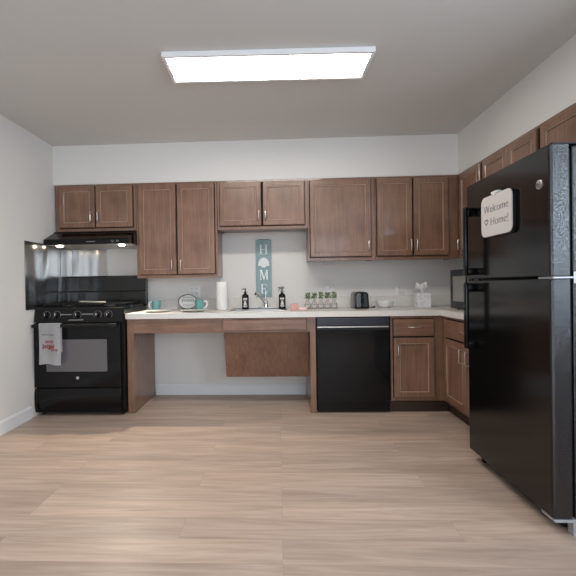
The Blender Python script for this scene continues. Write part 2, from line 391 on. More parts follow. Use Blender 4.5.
y0, z0, y1, z1 = -.505, .690, -.375, .262
obj('knee_panel', MB().hexa([(-.488, y1, z1), (-.488, y0, z0), (-.488, y1 + .016, z1), (-.488, y0 + .016, z0), (.253, y1, z1), (.253, y0, z0), (.253, y1 + .016, z1), (.253, y0 + .016, z0)]), WV, t)
obj('side_panel', MB().box(.2585, .306, -.595, -.016, 0, CB, .001), WV, t)

# corner base cabinet on the back wall
def base_box(t, x0, x1, y0, y1):
    mb = MB(); mb.box(x0, x1, y0, y1, .105, CB - .001); obj('cabinet_box', mb, GAPSHADE, t)  # box coloured dark so the drawer and door gaps read as shade
t = thing('base_cabinet', 'brown base cabinet with one drawer over one door, right of the dishwasher', 'base cabinet', (1.14, -.3, 0), 'base units along the wall')
base_box(t, .929, 1.366, -.5765, -.002)
frame_face(BF, .929, 1.366, .105, CB - .001, [(.929, .953 - G), (1.283 + G, 1.366)], [(.105, .135 - G), (.789 + G, CB - .001)], t)
d = panel_door(BF, .953, 1.283, .648, .789, t, name='drawer', drawer=True, horiz=True); pull(BF, 1.128, .724, .105, False, d)
d = panel_door(BF, .953, 1.283, .135, .634, t); pull(BF, .980, .525, .10, True, d)
obj('toe_kick', MB().box(.929, 1.42, -.552, -.53, 0, .1045), TOE, t)
# base cabinet on the right wall
BR = Face((1.367, 0, 0), 'right')
t = thing('base_cabinet', 'brown base cabinet on the right wall, partly behind the refrigerator', 'base cabinet', (1.65, -1.03, 0), 'base units along the wall')
mb = MB(); mb.box(1.3855, XR - .002, -1.455, -.597, .105, CB - .001); obj('cabinet_box', mb, GAPSHADE, t)  # dark colour again paints the shade in the gaps
frame_face(BR, .5965, 1.455, .105, CB - .001, [(.5965, .655 - G), (1.440 + G, 1.455)], [(.105, .135 - G), (.789 + G, CB - .001)], t)
d = panel_door(BR, .655, 1.440, .648, .789, t, name='drawer', drawer=True, horiz=True); pull(BR, 1.045, .724, .12, False, d)
d = panel_door(BR, .655, 1.030, .135, .634, t); pull(BR, .985, .54, .10, True, d)
d = panel_door(BR, 1.037, 1.440, .135, .634, t); pull(BR, 1.080, .54, .10, True, d)
obj('toe_kick', MB().box(1.425, 1.447, -1.455, -.556, 0, .1045), TOE, t)

# countertop (L-shaped, with a sink cut-out) and its low backsplash
SKX0, SKX1, SKY0, SKY1 = -.43, .055, -.51, -.11
t = thing('countertop', 'cream L-shaped laminate countertop running along back and right walls', 'countertop', (0, -.3, CB))
mb = MB(); z0, z1 = CB + .0005, CZ
mb.box(-1.316, SKX0, -.622, -.002, z0, z1).box(SKX0, SKX1, -.622, SKY0, z0, z1).box(SKX0, SKX1, SKY1, -.002, z0, z1)
mb.box(SKX1, 1.338, -.622, -.002, z0, z1).box(1.338, XR - .002, -1.458, -.002, z0, z1)
bmesh.ops.remove_doubles(mb.bm, verts=mb.bm.verts[:], dist=1e-5)
obj('worktop', mb, COUNTER, t)
mb = MB(); mb.box(-1.30, XR - .022, -.020, -.002, CZ, .965, .003).box(XR - .020, XR - .002, -1.458, -.002, CZ, .965, .003)
obj('backsplash', mb, COUNTER, t)

# ================================================================ DISHWASHER
t = thing('dishwasher', 'black built-in dishwasher with a pale handle strip', 'dishwasher', (.615, -.3, 0))
obj('tub', MB().box(.312, .924, -.575, -.03, .02, CB - .003), BLACKM, t)
obj('door', MB().box(.314, .918, -.612, -.5755, .095, .700, .006, 2), BLACK, t)
obj('control_panel', MB().box(.314, .918, -.616, -.5755, .738, CB - .004, .006, 2), mat('panel_reflection_tint', (0.028, 0.032, 0.042), 0.16), t)  # bluish tint of the strip stands in for a reflection
obj('handle_recess', MB().box(.314, .918, -.600, -.5755, .7005, .7375), BLACKM, t)
tag(obj('handle', MB().box(.318, .914, -.618, -.6005, .724, .7360, .003), NICKEL, t), 'pale metal handle strip')
obj('toe_panel', MB().box(.318, .918, -.590, -.5755, .012, .0945, .003), BLACK, t)
for x in (.34, .88): obj('foot', MB().lathe([(.015, 0), (.015, .02)], (x, -.54, 0)), BLACKM, t)

# ================================================================ STOVE
SL, SR = -2.094, -1.322
t = thing('stove', 'black freestanding gas stove against the left wall', 'stove', (-1.71, -.33, 0))
obj('body', MB().box(SL, SR, -.635, -.07, .045, .905), BLACKM, t)
for x in (SL + .04, SR - .04):
    for y in (-.60, -.12): obj('foot', MB().lathe([(.018, 0), (.018, .045)], (x, y, 0)), BLACKM, t)
d = obj('oven_door', MB().box(SL, SR - .022, -.672, -.6355, .246, .792, .006, 2), BLACK, t)
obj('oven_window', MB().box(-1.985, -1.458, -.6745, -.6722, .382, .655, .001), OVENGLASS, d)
hm = MB(); hm.box(SL + .01, SR - .034, -.722, -.700, .760, .790, .008, 3)
for x in (SL + .02, SR - .074): hm.box(x, x + .03, -.702, -.6725, .764, .786, .002)
obj('handle', hm, BLACKM, d, smooth=40)
tag(obj('badge', MB().lathe([(.013, -.6725), (.013, -.6755), (.010, -.677)], (-1.716, 0, .328), 24, 'Y'), NICKEL, d, smooth=40), 'small round silver badge')
dr = obj('drawer', MB(), BLACK, t) if False else None
mb = MB()
mb.prism([(SL, -.6355, .032), (SL, -.660, .032), (SL, -.672, .09), (SL, -.674, .14), (SL, -.672, .20), (SL, -.662, .236), (SL, -.6355, .236)], (SR - .022 - SL, 0, 0))
obj('drawer', mb, BLACK, t, smooth=45)
# control panel: sloped face
mb = MB(); mb.prism([(SL + .004, -.64, .800), (SL + .004, -.668, .803), (SL + .004, -.645, .918), (SL + .004, -.62, .926), (SL + .004, -.60, .906), (SL + .004, -.60, .800)], (SR - SL - .012, 0, 0))
cp = obj('control_panel', mb, BLACKM, t)
def onpanel(z): return -.668 + (z - .803) * .2
for kx in (-1.985, -1.895, -1.716, -1.540, -1.448):
    k = MB(); zc = .862; y = onpanel(zc)
    k.lathe([(.026, 0), (.026, -.010), (.020, -.014), (.018, -.030), (.015, -.033), (0, -.033)], (kx, y, zc), 24, 'Y')
    kk = obj('knob', k, BLACK, cp, smooth=40)
    mk = MB(); mk.box(kx - .002, kx + .002, y - .035, y - .0332, zc - .004, zc + .015)
    tag(obj('pointer', mk, LABELW, kk), 'white pointer line')
    mk = MB(); mk.tube([(kx + .033 * math.sin(a), y - .0015 + .2 * .033 * math.cos(a), zc + .033 * math.cos(a)) for a in [math.radians(-130 + 13 * q) for q in range(21)]], .0014, 5)
    tag(obj('dial_scale', mk, SCALE, cp), 'thin white dial scale around a knob')
for x0_, x1_, zz in ((-1.86, -1.765, .866), (-1.675, -1.58, .868), (-1.79, -1.662, .820)):
    lm = MB(); nd = int((x1_ - x0_) / .016); pts = []
    for q in range(nd * 4 + 1):
        pts.append((x0_ + (x1_ - x0_) * q / (nd * 4), onpanel(zz) - .0018, zz + (.003 if (q // 2) % 2 else -.003)))
    lm.tube(pts, .0016, 5)
    tag(obj('marking', lm, LABELW, cp), 'small white printed control marks')
mb = MB(); mb.box(SL + .002, SR - .004, -.635, -.0705, .9055, .930, .004, 2); ct = obj('cooktop', mb, BLACK, t)
for gx in (-1.90, -1.52):
    g = MB(); zt = .9535
    for y0_, y1_ in ((-.585, -.35), (-.34, -.105)):
        x0_, x1_ = gx - .155, gx + .155
        for x in (x0_, x1_): g.box(x - .006, x + .006, y0_, y1_, zt - .010, zt)
        for y in (y0_ + .006, y1_ - .006): g.box(x0_, x1_, y - .006, y + .006, zt - .010, zt)
        ym = (y0_ + y1_) / 2
        g.box(x0_, gx - .03, ym - .005, ym + .005, zt - .010, zt).box(gx + .03, x1_, ym - .005, ym + .005, zt - .010, zt)
        g.box(gx - .005, gx + .005, y0_, ym - .03, zt - .010, zt).box(gx - .005, gx + .005, ym + .03, y1_, zt - .010, zt)
        for x in (x0_, x1_):
            for y in (y0_ + .006, y1_ - .006): g.box(x - .006, x + .006, y - .006, y + .006, .9305, zt - .010)
    obj('grate', g, IRON, t)
    for y in (-.467, -.222):
        obj('burner', MB().lathe([(.050, .9303), (.048, .936), (.034, .937), (.034, .943), (.030, .945), (0, .945)], (gx, y, 0)), IRON, t, smooth=40)
mb = MB(); mb.prism([(SL, -.0695, .905), (SL, -.110, .930), (SL, -.110, 1.05), (SL, -.098, 1.06), (SL, -.088, 1.195), (SL, -.070, 1.207), (SL, -.030, 1.207), (SL, -.030, .905)], (SR - SL + .010, 0, 0))
bg = obj('backguard', mb, mat('backguard_black', (0.012, 0.014, 0.013), 0.14, spec=0.55), t)
obj('trim_strip', MB().box(SL + .01, SR + .002, -.1125, -.1103, 1.044, 1.052), mat('dark_line', (0.004, 0.004, 0.004), 0.3), bg)

# spoon rest on the cooktop
sp = MB()
def spf(u, v):
    a = (u - .5) * 2
    wdt = .045 if u > .35 else .018 + .027 * max(0, (u - .12)) / .23
    wdt = wdt * math.sqrt(max(0.02, 1 - max(0, (u - .75) / .25) ** 2)) if u > .75 else wdt
    q = (v - .5) * 2
    return (-1.80 + u * .26, -.50 + q * wdt * 1.25 + .05 * (1 - u), .9575 + .012 * q * q + .012 * max(0, .4 - u))
sp.grid(spf, 24, 8, .004)
tag(obj('spoon_rest', sp, CERAMIC, loc=(-1.61, -.42, .9545), smooth=60), 'white spoon rest lying on the stove grates', 'spoon rest')

# dish towel over the oven handle
tw = MB()
def twf(u, v):
    x = -2.012 + u * .182
    z = .794; 
    s_ = v * .62
    if s_ < .34: yy = -.7285 - .006 * math.sin(u * 9 + 1) * min(1, (.34 - s_) * 5); zz = .452 + s_ + .006 * math.sin(u * 5)
    elif s_ < .38:
        a = (s_ - .34) / .04 * PI; yy = -.711 - .0175 * math.cos(a); zz = .792 + .008 * math.sin(a)
    else: yy = -.6935 + .002 * math.sin(u * 7); zz = .792 - (s_ - .38)
    return (x + .004 * math.sin(v * 6), yy, zz)
tw.grid(twf, 22, 48, .0025)
tt = tag(obj('dish_towel', tw, TOWEL, loc=(-1.94, -.711, .44), smooth=60), 'pale grey speckled dish towel with red lettering hung on the oven handle', 'towel')
def scribble(mb, x0_, x1_, z, h, n, y, slope=0.0, r=.0022):
    pts = []
    for i in range(n * 6 + 1):
        a = i / (n * 6); pts.append((x0_ + (x1_ - x0_) * a + .3 * h * math.sin(a * n * 2 * PI), y, z + slope * a + h * .5 * math.sin(a * n * 2 * PI + 1.2) * (1 if (i // 6) % 3 else 1.6)))
    mb.tube(pts, r, 5)
pm = MB(); scribble(pm, -1.955, -1.885, 0.645, .016, 5, -.7365); scribble(pm, -1.980, -1.915, 0.607, .026, 4, -.7365, -.008); scribble(pm, -1.920, -1.880, 0.601, .024, 3, -.7365); scribble(pm, -1.905, -1.850, 0.573, .014, 4, -.7365)
tag(obj('lettering', pm, REDINK, tt), 'dark red handwritten-style print')
pm = MB(); scribble(pm, -1.985, -1.930, 0.703, .008, 5, -.7365, r=.0014); scribble(pm, -1.925, -1.880, 0.701, .008, 4, -.7365, r=.0014)
tag(obj('small_print', pm, GREYINK, tt), 'small grey print')

# ================================================================ RANGE HOOD and steel splash panels
t = thing('range_hood', 'black under-cabinet range hood above the stove, lamps on', 'range hood', (-1.7, -.25, 1.478))
HL, HR = -2.088, -1.320
mb = MB()
prof = [(-.003, 1.6165), (-.335, 1.6165), (-.350, 1.600), (-.505, 1.527), (-.510, 1.520), (-.510, 1.480), (-.490, 1.478), (-.490, 1.486), (-.003, 1.486)]
mb.prism([(HL, y, z) for y, z in prof], (HR - HL, 0, 0)); obj('shell', mb, BLACK, t)
mb = MB(); mb.box(HL + .01, HR - .01, -.487, -.01, 1.4785, 1.4855); obj('underside', mb, HOODIN, t)
for x in (-1.99, -1.415):
    obj('lamp', MB().lathe([(.030, 1.478), (.028, 1.470), (.018, 1.465), (0, 1.463)], (x, -.42, 0)), BULB, t, smooth=60)
    l = bpy.data.lights.new('hood_lamp_light', 'SPOT'); l.energy = 5 if x < -1.7 else 44; l.color = (1.0, .88, .72); l.spot_size = math.radians(86); l.spot_blend = .8; l.shadow_soft_size = .015
    lo = bpy.data.objects.new('hood_lamp_light', l); C.objects.link(lo); lo.location = (x, -.42, 1.458); lo.rotation_euler = (math.radians(-30), 0, math.radians(26))
for x in (-1.475, -1.43): obj('switch', MB().box(x, x + .026, -.5145, -.5102, 1.492, 1.510, .002), mat('switch_grey', (0.10, 0.10, 0.10), 0.4), t)
obj('marking', MB().box(-1.70, -1.62, -.5115, -.5102, 1.498, 1.503), SCALE, t)
tag(obj('splash_panel', MB().box(XL + .001, XL + .005, -.766, -.007, .912, 1.490), SPLASH, loc=(XL + .003, -.39, .912)), 'shiny steel splash panel on the left wall beside the stove', 'splash panel', 'steel splash panels')
tag(obj('splash_panel', MB().box(XL + .006, -1.735, -.006, -.001, .912, 1.476), SPLASH, loc=(-1.91, -.003, .912)), 'steel splash panel on the back wall between hood and stove', 'splash panel', 'steel splash panels')

# ================================================================ REFRIGERATOR
t = thing('refrigerator', 'tall black top-freezer refrigerator standing on the right', 'refrigerator', (1.55, -1.85, 0))
FX, FY0, FY1 = 1.160, -2.232, -1.472
obj('body', MB().box(1.256, 1.93, -2.224, -1.478, .03, 1.668, .006, 2), PEBBLE, t)
obj('gasket', MB().box(1.238, 1.2555, -2.214, -1.488, .075, 1.660), mat('gasket_black', (0.006, 0.006, 0.006), 0.6), t)
def fdoor(name, z0, z1):
    mb = MB()
    b_ = .012
    mb.prism([(FX + b_, FY0, z0), (FX + .003, FY0 + .004, z0), (FX, FY0 + b_, z0), (FX, FY1 - b_, z0), (FX + .003, FY1 - .004, z0), (FX + b_, FY1, z0), (1.2375, FY1, z0), (1.2375, FY0, z0)], (0, 0, z1 - z0), .002)
    o = obj(name, mb, FRONT, t)
    o.data.materials.append(PEBBLE)
    for p in o.data.polygons:
        if abs(p.normal.y) > .9: p.material_index = 1
    return o
fz = fdoor('freezer_door', 1.112, 1.674); fd = fdoor('fridge_door', .072, 1.099)
def fhandle(door, za, zb, top):   # long bar standing off the door, closed block at the end nearest the door gap or top
    mb = MB(); y0_, y1_ = -1.602, -1.572
    mb.box(1.090, 1.112, y0_, y1_, za, zb, .007, 3)
    zz = (zb - .055, zb - .004)
    mb.box(1.098, FX - .0005, y0_ + .002, y1_ - .002, zz[0], zz[1], .005, 2)
    mb.box(1.098, FX - .0005, y0_ + .002, y1_ - .002, za + .004, za + .045, .005, 2)
    obj('handle', mb, BLACK, door, smooth=40)
fhandle(fz, 1.128, 1.530, True); fhandle(fd, .700, 1.088, True)
tag(obj('badge', MB().lathe([(.021, FX + .0005), (.021, FX - .004), (.018, FX - .005), (0, FX - .005)], (0, -2.165, 1.518), 28, 'X'), NICKEL, fz, smooth=40), 'round silver badge')
bm_ = MB(); bm_.tube([(FX - .0055, -2.165 + .012 * math.cos(a), 1.518 + .012 * math.sin(a)) for a in [2 * PI * k / 20 for k in range(20)]], .0014, 5, closed=True)
bm_.tube([(FX - .0055, -2.158 - k * .0018 , 1.518 + .005 * math.sin(k * 1.1)) for k in range(9)], .0012, 5)
obj('badge_emblem', bm_, GREYINK, fz)
hg = MB(); hg.box(1.165, 1.256, -2.236, -2.14, 1.1015, 1.1095, .001).box(1.258, 1.285, -2.2265, -2.2242, 1.080, 1.130, .001)
tag(obj('hinge', hg, HINGE, t), 'silver middle hinge')
hg = MB(); hg.box(1.163, 1.258, -2.236, -2.15, .058, .069, .001).box(1.240, 1.262, -2.236, -2.20, .0, .060, .001)
tag(obj('hinge', hg, HINGE, t), 'silver bottom hinge and foot')
hg = MB(); hg.box(1.175, 1.30, -2.222, -2.12, 1.6755, 1.684, .002); obj('hinge_cover', hg, BLACKM, t)
obj('grille', MB().box(1.222, 1.2555, -2.19, -1.49, .012, .0695, .003), BLACKM, t)
for y in (-2.18, -1.51): obj('foot', MB().lathe([(.02, 0), (.02, .012), (.02, .031)], (1.30, y, 0)), BLACKM, t)
obj('foot', MB().lathe([(.02, 0), (.02, .012)], (1.236, -1.515, 0)), BLACKM, t)
for y in (-2.16, -1.53): obj('foot', MB().lathe([(.02, 0), (.02, .031)], (1.88, y, 0)), BLACKM, t)

# welcome board on the freezer door
def rrect(u0, u1, v0, v1, r, n=6):
    out = []
    for cx, cy, a0 in ((u1 - r, v1 - r, 0), (u0 + r, v1 - r, 90), (u0 + r, v0 + r, 180), (u1 - r, v0 + r, 270)):
        for k in range(n + 1):
            a = math.radians(a0 + 90 * k / n); out.append((cx + r * math.cos(a), cy + r * math.sin(a)))
    return out
t = thing('message_board', 'small white rounded board with handwritten Welcome Home on the freezer door', 'message board', (1.15, -1.835, 1.335))
BU0, BU1, BV0, BV1 = 1.700, 1.990, 1.336, 1.552
obj('backing', MB().prism([(1.143, -u, v) for u, v in rrect(BU0 - .002, BU1 + .002, BV0 - .002, BV1 + .002, .034)], (.016, 0, 0)), BLACKM, t)
bf = obj('face', MB().prism([(1.137, -u, v) for u, v in rrect(BU0, BU1, BV0, BV1, .034)], (.0058, 0, 0), .001), BOARD, t)
def text_mesh(body, size, mat_, parent, basis, origin, name, shear=0.0, offset=0.0, ext=.0008):
    c = bpy.data.curves.new(name, 'FONT'); c.body = body; c.size = size; c.shear = shear; c.align_x = 'CENTER'; c.offset = offset; c.extrude = ext
    o = bpy.data.objects.new(name, c); C.objects.link(o)
    bpy.context.view_layer.update()
    me = bpy.data.meshes.new_from_object(o.evaluated_get(bpy.context.evaluated_depsgraph_get()))
    bpy.data.objects.remove(o); bpy.data.curves.remove(c)
    mb = MB(); mb.bm.from_mesh(me); bpy.data.meshes.remove(me)
    bmesh.ops.transform(mb.bm, matrix=Matrix.Translation(origin) @ basis, verts=mb.bm.verts[:])
    return obj(name, mb, mat_, parent)
BAS_R = Matrix(((0, 0, -1, 0), (-1, 0, 0, 0), (0, 1, 0, 0), (0, 0, 0, 1)))   # text x -> -y, y -> z, z -> -x
BAS_B = Matrix(((1, 0, 0, 0), (0, 0, -1, 0), (0, 1, 0, 0), (0, 0, 0, 1)))    # text x -> x, y -> z, z -> -y
text_mesh('Welcome', .060, GREYINK, bf, BAS_R, (1.1362, -1.846, 1.462), 'lettering', .05, -.0016)
text_mesh('Home!', .062, GREYINK, bf, BAS_R, (1.1362, -1.880, 1.392), 'lettering', .05, -.0016)
hp = []
for k in range(25):
    a = 2 * PI * k / 24; hp.append((1.1362, -(1.755 + .0011 * 16 * math.sin(a) ** 3), 1.415 + .0011 * (13 * math.cos(a) - 5 * math.cos(2 * a) - 2 * math.cos(3 * a) - math.cos(4 * a))))
obj('heart', MB().tube(hp[:-1], .0016, 5, closed=True), GREYINK, bf)
cl = MB(); cl.box(1.130, 1.158, -1.870, -1.812, 1.553, 1.566, .003).box(1.130, 1.1365, -1.850, -1.832, 1.543, 1.554, .001)
tag(obj('clip', cl, PLASTIC, t), 'pale clip on the top edge')
obj('hook', MB().tube([(1.133, -1.84, 1.568), (1.132, -1.84, 1.577), (1.14, -1.84, 1.581), (1.15, -1.84, 1.577)], .003, 6), BLACKM, t)

# ================================================================ MICROWAVE
t = thing('microwave', 'black microwave on the counter in the right corner, door facing left', 'microwave', (1.66, -.79, CZ))
obj('body', MB().box(1.468, 1.87, -1.035, -.545, CZ + .010, 1.195, .004, 2), BLACKM, t)
d = obj('door', MB().box(1.448, 1.4675, -.905, -.545, CZ + .013, 1.193, .004, 2), BLACK, t)
obj('window', MB().box(1.4462, 1.4478, -.865, -.600, .935, 1.140, .0005), MWGLASS, d)
obj('handle', MB().tube([(1.448, -.888, .92), (1.425, -.888, .935), (1.425, -.888, 1.135), (1.448, -.888, 1.15)], .007, 8), BLACK, d, smooth=60)
cp = obj('control_panel', MB().box(1.448, 1.4675, -1.035, -.9055, CZ + .013, 1.193, .004, 2), BLACK, t)
kb = MB()
for i in range(4):
    for j in range(3): kb.box(1.4462, 1.4482, -1.018 + j * .035, -.993 + j * .035, .92 + i * .035, .945 + i * .035)
obj('keypad', kb, mat('key_grey', (0.12, 0.12, 0.12), 0.5), cp)
for x in (1.50, 1.84):
    for y in (-1.0, -.58): obj('foot', MB().lathe([(.014, CZ + .0003), (.014, CZ + .0102)], (x, y, 0), 12), BLACKM, t)

# ================================================================ SINK and FAUCET
t = thing('sink', 'stainless steel drop-in sink set in the countertop below the HOME sign', 'sink', (-.19, -.3, CZ))
def rim_ring(mb, off, z): return [mb.bm.verts.new((x, y, z)) for x, y in ((SKX0 - off, SKY0 - off), (SKX1 + off, SKY0 - off), (SKX1 + off, SKY1 + off), (SKX0 - off, SKY1 + off))]
mb = MB(); rs = [rim_ring(mb, .018, CZ + .0005), rim_ring(mb, .014, CZ + .006), rim_ring(mb, .002, CZ + .005), rim_ring(mb, -.012, CZ - .004), rim_ring(mb, -.022, .735), rim_ring(mb, -.05, .722)]
for a, c in zip(rs, rs[1:]):
    for k in range(4): mb.bm.faces.new((a[k], a[(k + 1) % 4], c[(k + 1) % 4], c[k]))
mb.bm.faces.new(rs[-1]); obj('basin', mb, mat('sink_steel', (0.40, 0.395, 0.385), 0.36, metal=1.0), t)
obj('drain', MB().lathe([(.04, .7222), (.036, .7245), (.02, .7235), (0, .7235)], ((SKX0 + SKX1) / 2, -.30, 0)), CHROME, t, smooth=50)
t = thing('faucet', 'chrome single-lever faucet behind the sink, spout swung to the left', 'faucet', (-.128, -.075, CZ))
fm = MB(); fm.box(-.215, -.041, -.090, -.046, CZ + .0005, CZ + .012, .004, 2); obj('deck_plate', fm, CHROME, t, smooth=40)
obj('post', MB().lathe([(.024, CZ + .0125), (.022, CZ + .05), (.020, CZ + .075), (.012, CZ + .085), (0, CZ + .087)], (-.128, -.075, 0)), CHROME, t, smooth=50)
obj('spout', MB().tube([(-.135, -.085, CZ + .045), (-.152, -.115, CZ + .075), (-.178, -.165, CZ + .115), (-.205, -.215, CZ + .150), (-.216, -.238, CZ + .155), (-.222, -.250, CZ + .142)], [.015, .014, .0125, .0115, .0115, .011], 14), CHROME, t, smooth=60)
obj('lever', MB().tube([(-.128, -.075, CZ + .08), (-.128, -.078, CZ + .11), (-.130, -.070, CZ + .175)], [.007, .005, .006], 10), CHROME, t, smooth=60)

# ================================================================ COUNTER ITEMS
CT = CZ + .0006
def mug(x, y, rz, label):
    t = thing('mug', label, 'mug', (x, y, CT), 'teal and white mugs', rz)
    mb = MB(); mb.lathe([(.030, 0), (.036, .003), (.040, .02), (.0415, .095), (.0395, .096), (.0375, .09), (.036, .012), (0, .010)], n=32)
    o = obj('body', mb, TEAL, t, local=True, smooth=50)
    h = MB(); h.tube([(.038 , 0, .080), (.055, 0, .084), (.070, 0, .074), (.074, 0, .052), (.066, 0, .030), (.052, 0, .020), (.038, 0, .022)], .0095, 10)
    tag(obj('handle', h, CERAMIC, t, local=True, smooth=60), 'white handle')
    obj('lining', MB().lathe([(.0372, .088), (.0355, .0125), (0, .0115)], n=32), CERAMIC, t, local=True, smooth=50)
mug(-1.175, -.205, PI - .05, 'teal mug with its white handle to the left, beside the stove')
mug(-.760, -.205, .10, 'teal mug with its white handle to the right, near the paper towels')
def plate(x, y, label):
    mb = MB(); mb.lathe([(.060, CT), (.066, CT), (.085, CT + .007), (.118, CT + .013), (.120, CT + .016), (.116, CT + .0155), (.082, CT + .010), (.062, CT + .005), (0, CT + .005)], (x, y, 0), 40)
    tag(obj('plate', mb, PLATE, loc=(x, y, CT), smooth=40), label, 'plate', 'cream plates on the counter')
plate(-1.100, -.425, 'cream plate lying in front of the mug beside the stove')
plate(-.775, -.425, 'cream plate lying in front of the oval sign')
# oval sign
t = thing('oval_sign', 'small oval white sign with a dark rim standing against the backsplash', 'sign', (-.897, -.10, CT))
oc = (-.897, -.085, CT + .075)
def oval(rx, rz_, n=36, cut=None): return [(oc[0] + rx * math.cos(2 * PI * k / n), oc[2] + rz_ * math.sin(2 * PI * k / n)) for k in range(n)]
obj('face', MB().prism([(x, oc[1], z) for x, z in oval(.092, .070)], (0, .006, 0)), LABELW, t)
obj('rim', MB().tube([(x, oc[1] - .001, z) for x, z in oval(.092, .070)], .0042, 8, closed=True), mat('rim_grey', (0.16, 0.16, 0.16), 0.35, metal=.7), t, smooth=60)
om = MB(); scribble(om, oc[0] - .062, oc[0] + .062, oc[2] + .010, .020, 7, oc[1] - .001, r=.003); scribble(om, oc[0] - .05, oc[0] + .05, oc[2] + .042, .008, 6, oc[1] - .001, r=.0018); scribble(om, oc[0] - .05, oc[0] + .05, oc[2] - .032, .008, 6, oc[1] - .001, r=.0018)
obj('lettering', om, mat('sign_grey', (0.30, 0.33, 0.33), 0.6), t)
fm = MB(); fm.box(oc[0] - .05, oc[0] + .05, oc[1] - .018, oc[1] + .03, CT, CT + .006, .002); obj('stand', fm, mat('stand_grey', (0.15, 0.15, 0.15), 0.4), t)
# paper towel roll
t = thing('paper_towel_roll', 'upright white roll of paper towels on the counter', 'paper towels', (-.535, -.235, CT))
obj('roll', MB().lathe([(.018, .004), (.054, .004), (.056, .010), (.056, .258), (.054, .264), (.018, .264)], (-.535, -.235, CT), 40), PAPER, t, smooth=50)
obj('core', MB().lathe([(.0178, .002), (.0178, .266), (.015, .266), (.015, .2)], (-.535, -.235, CT), 24), mat('cardboard', (0.45, 0.33, 0.22), 0.8), t, smooth=50)
obj('base', MB().lathe([(.05, 0), (.05, .0035)], (-.535, -.235, CT), 30), CERAMIC, t)
# soap bottles
def soap(x, y, label, head):
    t = thing('soap_bottle', label, 'soap bottle', (x, y, CT), 'black pump bottles by the sink')
    mb = MB(); mb.lathe([(.030, CT), (.033, CT + .004), (.033, CT + .125), (.030, CT + .135), (.014, CT + .146), (.012, CT + .150), (.012, CT + .158)], (x, y, 0), 28)
    o = obj('bottle', mb, BLACK, t, smooth=40)
    lb = MB()
    def lf(u, v):
        a = -PI / 2 + (u - .5) * 1.9; return (x + .0336 * math.cos(a), y + .0336 * math.sin(a), CT + .018 + v * .095)
    lb.grid(lf, 14, 2); lo = obj('label_patch', lb, mat('charcoal_label', (0.025, 0.025, 0.025), .5), o)
    def arc(mb, a0, a1, z0, z1):
        def f(u, v):
            a = -PI / 2 + a0 + (a1 - a0) * u; return (x + .0341 * math.cos(a), y + .0341 * math.sin(a), CT + z0 + v * (z1 - z0))
        mb.grid(f, 6, 1)
    lm = MB()
    for z0, z1, a in ((.092, .106, .62), (.084, .087, .5), (.050, .078, .26), (.040, .060, .42), (.026, .036, .62), (.020, .023, .4)): arc(lm, -a, a, z0, z1)
    tag(obj('lettering', lm, LABELW, lo), 'white printed label design')
    p = MB()
    if head == 'pump':
        p.lathe([(.013, CT + .1585), (.013, CT + .168), (.005, CT + .170), (.005, CT + .188), (.010, CT + .189), (.011, CT + .196), (.006, CT + .199), (0, CT + .199)], (x, y, 0), 20)
        p.tube([(x, y, CT + .193), (x - .02, y - .01, CT + .194), (x - .034, y - .018, CT + .186)], [.005, .0045, .0035], 8)
        obj('pump', p, BLACKM, t, smooth=50)
    else:
        p.lathe([(.013, CT + .1585), (.014, CT + .172), (.008, CT + .176), (.008, CT + .190)], (x, y, 0), 20)
        p.box(x - .030, x + .020, y - .011, y + .011, CT + .190, CT + .212, .005, 2)
        p.box(x - .042, x - .0302, y - .006, y + .006, CT + .196, CT + .207, .002)
        p.tube([(x - .015, y, CT + .190), (x - .030, y - .004, CT + .180), (x - .036, y - .006, CT + .166)], [.005, .0045, .004], 8)
        obj('spray_head', p, mat('grey_plastic', (0.20, 0.20, 0.19), .4), t, smooth=50)
soap(-.320, -.19, 'black pump soap bottle left of the faucet', 'pump')
soap(.030, -.19, 'black bottle with a grey spray head right of the faucet', 'spray')
# sponges
mb = MB(); mb.box(.100, .165, -.440, -.385, CT, CT + .058, .006, 2)
tag(obj('sponge', mb, PINK, loc=(.132, -.41, CT), smooth=40), 'upright deep pink sponge beside the spray bottle', 'sponge', 'pink sponges')
mb = MB(); mb.box(.172, .245, -.470, -.405, CT, CT + .032, .008, 2)
tag(obj('sponge', mb, PINKL, loc=(.208, -.437, CT), smooth=40), 'flat pale pink sponge lying right of the upright one', 'sponge', 'pink sponges')
# bud vases in a wire rack
RX0, RX1, RY = .238, .545, -.235
t = thing('wire_rack', 'low wire rack holding a row of glass bud vases', 'rack', ((RX0 + RX1) / 2, RY, CT))
wm = MB(); q = .036
for z in (CT + .0025, CT + .040): wm.tube([(RX0, RY - q, z), (RX1, RY - q, z), (RX1, RY + q, z), (RX0, RY + q, z)], .0022, 6, closed=True)
obj('wire_frame', wm, mat('wire_grey', (0.42, 0.37, 0.35), .4, metal=.3), t)
wm = MB()
for i in range(6):
    x = RX0 + (RX1 - RX0) * i / 5
    wm.tube([(x, RY - q, CT + .004), (x, RY - q, CT + .040)], .0018, 6); wm.tube([(x, RY + q, CT + .004), (x, RY + q, CT + .040)], .0018, 6); wm.tube([(x, RY - q, CT + .0025), (x, RY + q, CT + .0025)], .0018, 6)
obj('upright', wm, bpy.data.materials['wire_grey'], t)
names5 = ['at the left end of the wire rack', 'second from the left in the wire rack', 'in the middle of the wire rack', 'second from the right in the wire rack', 'at the right end of the wire rack']
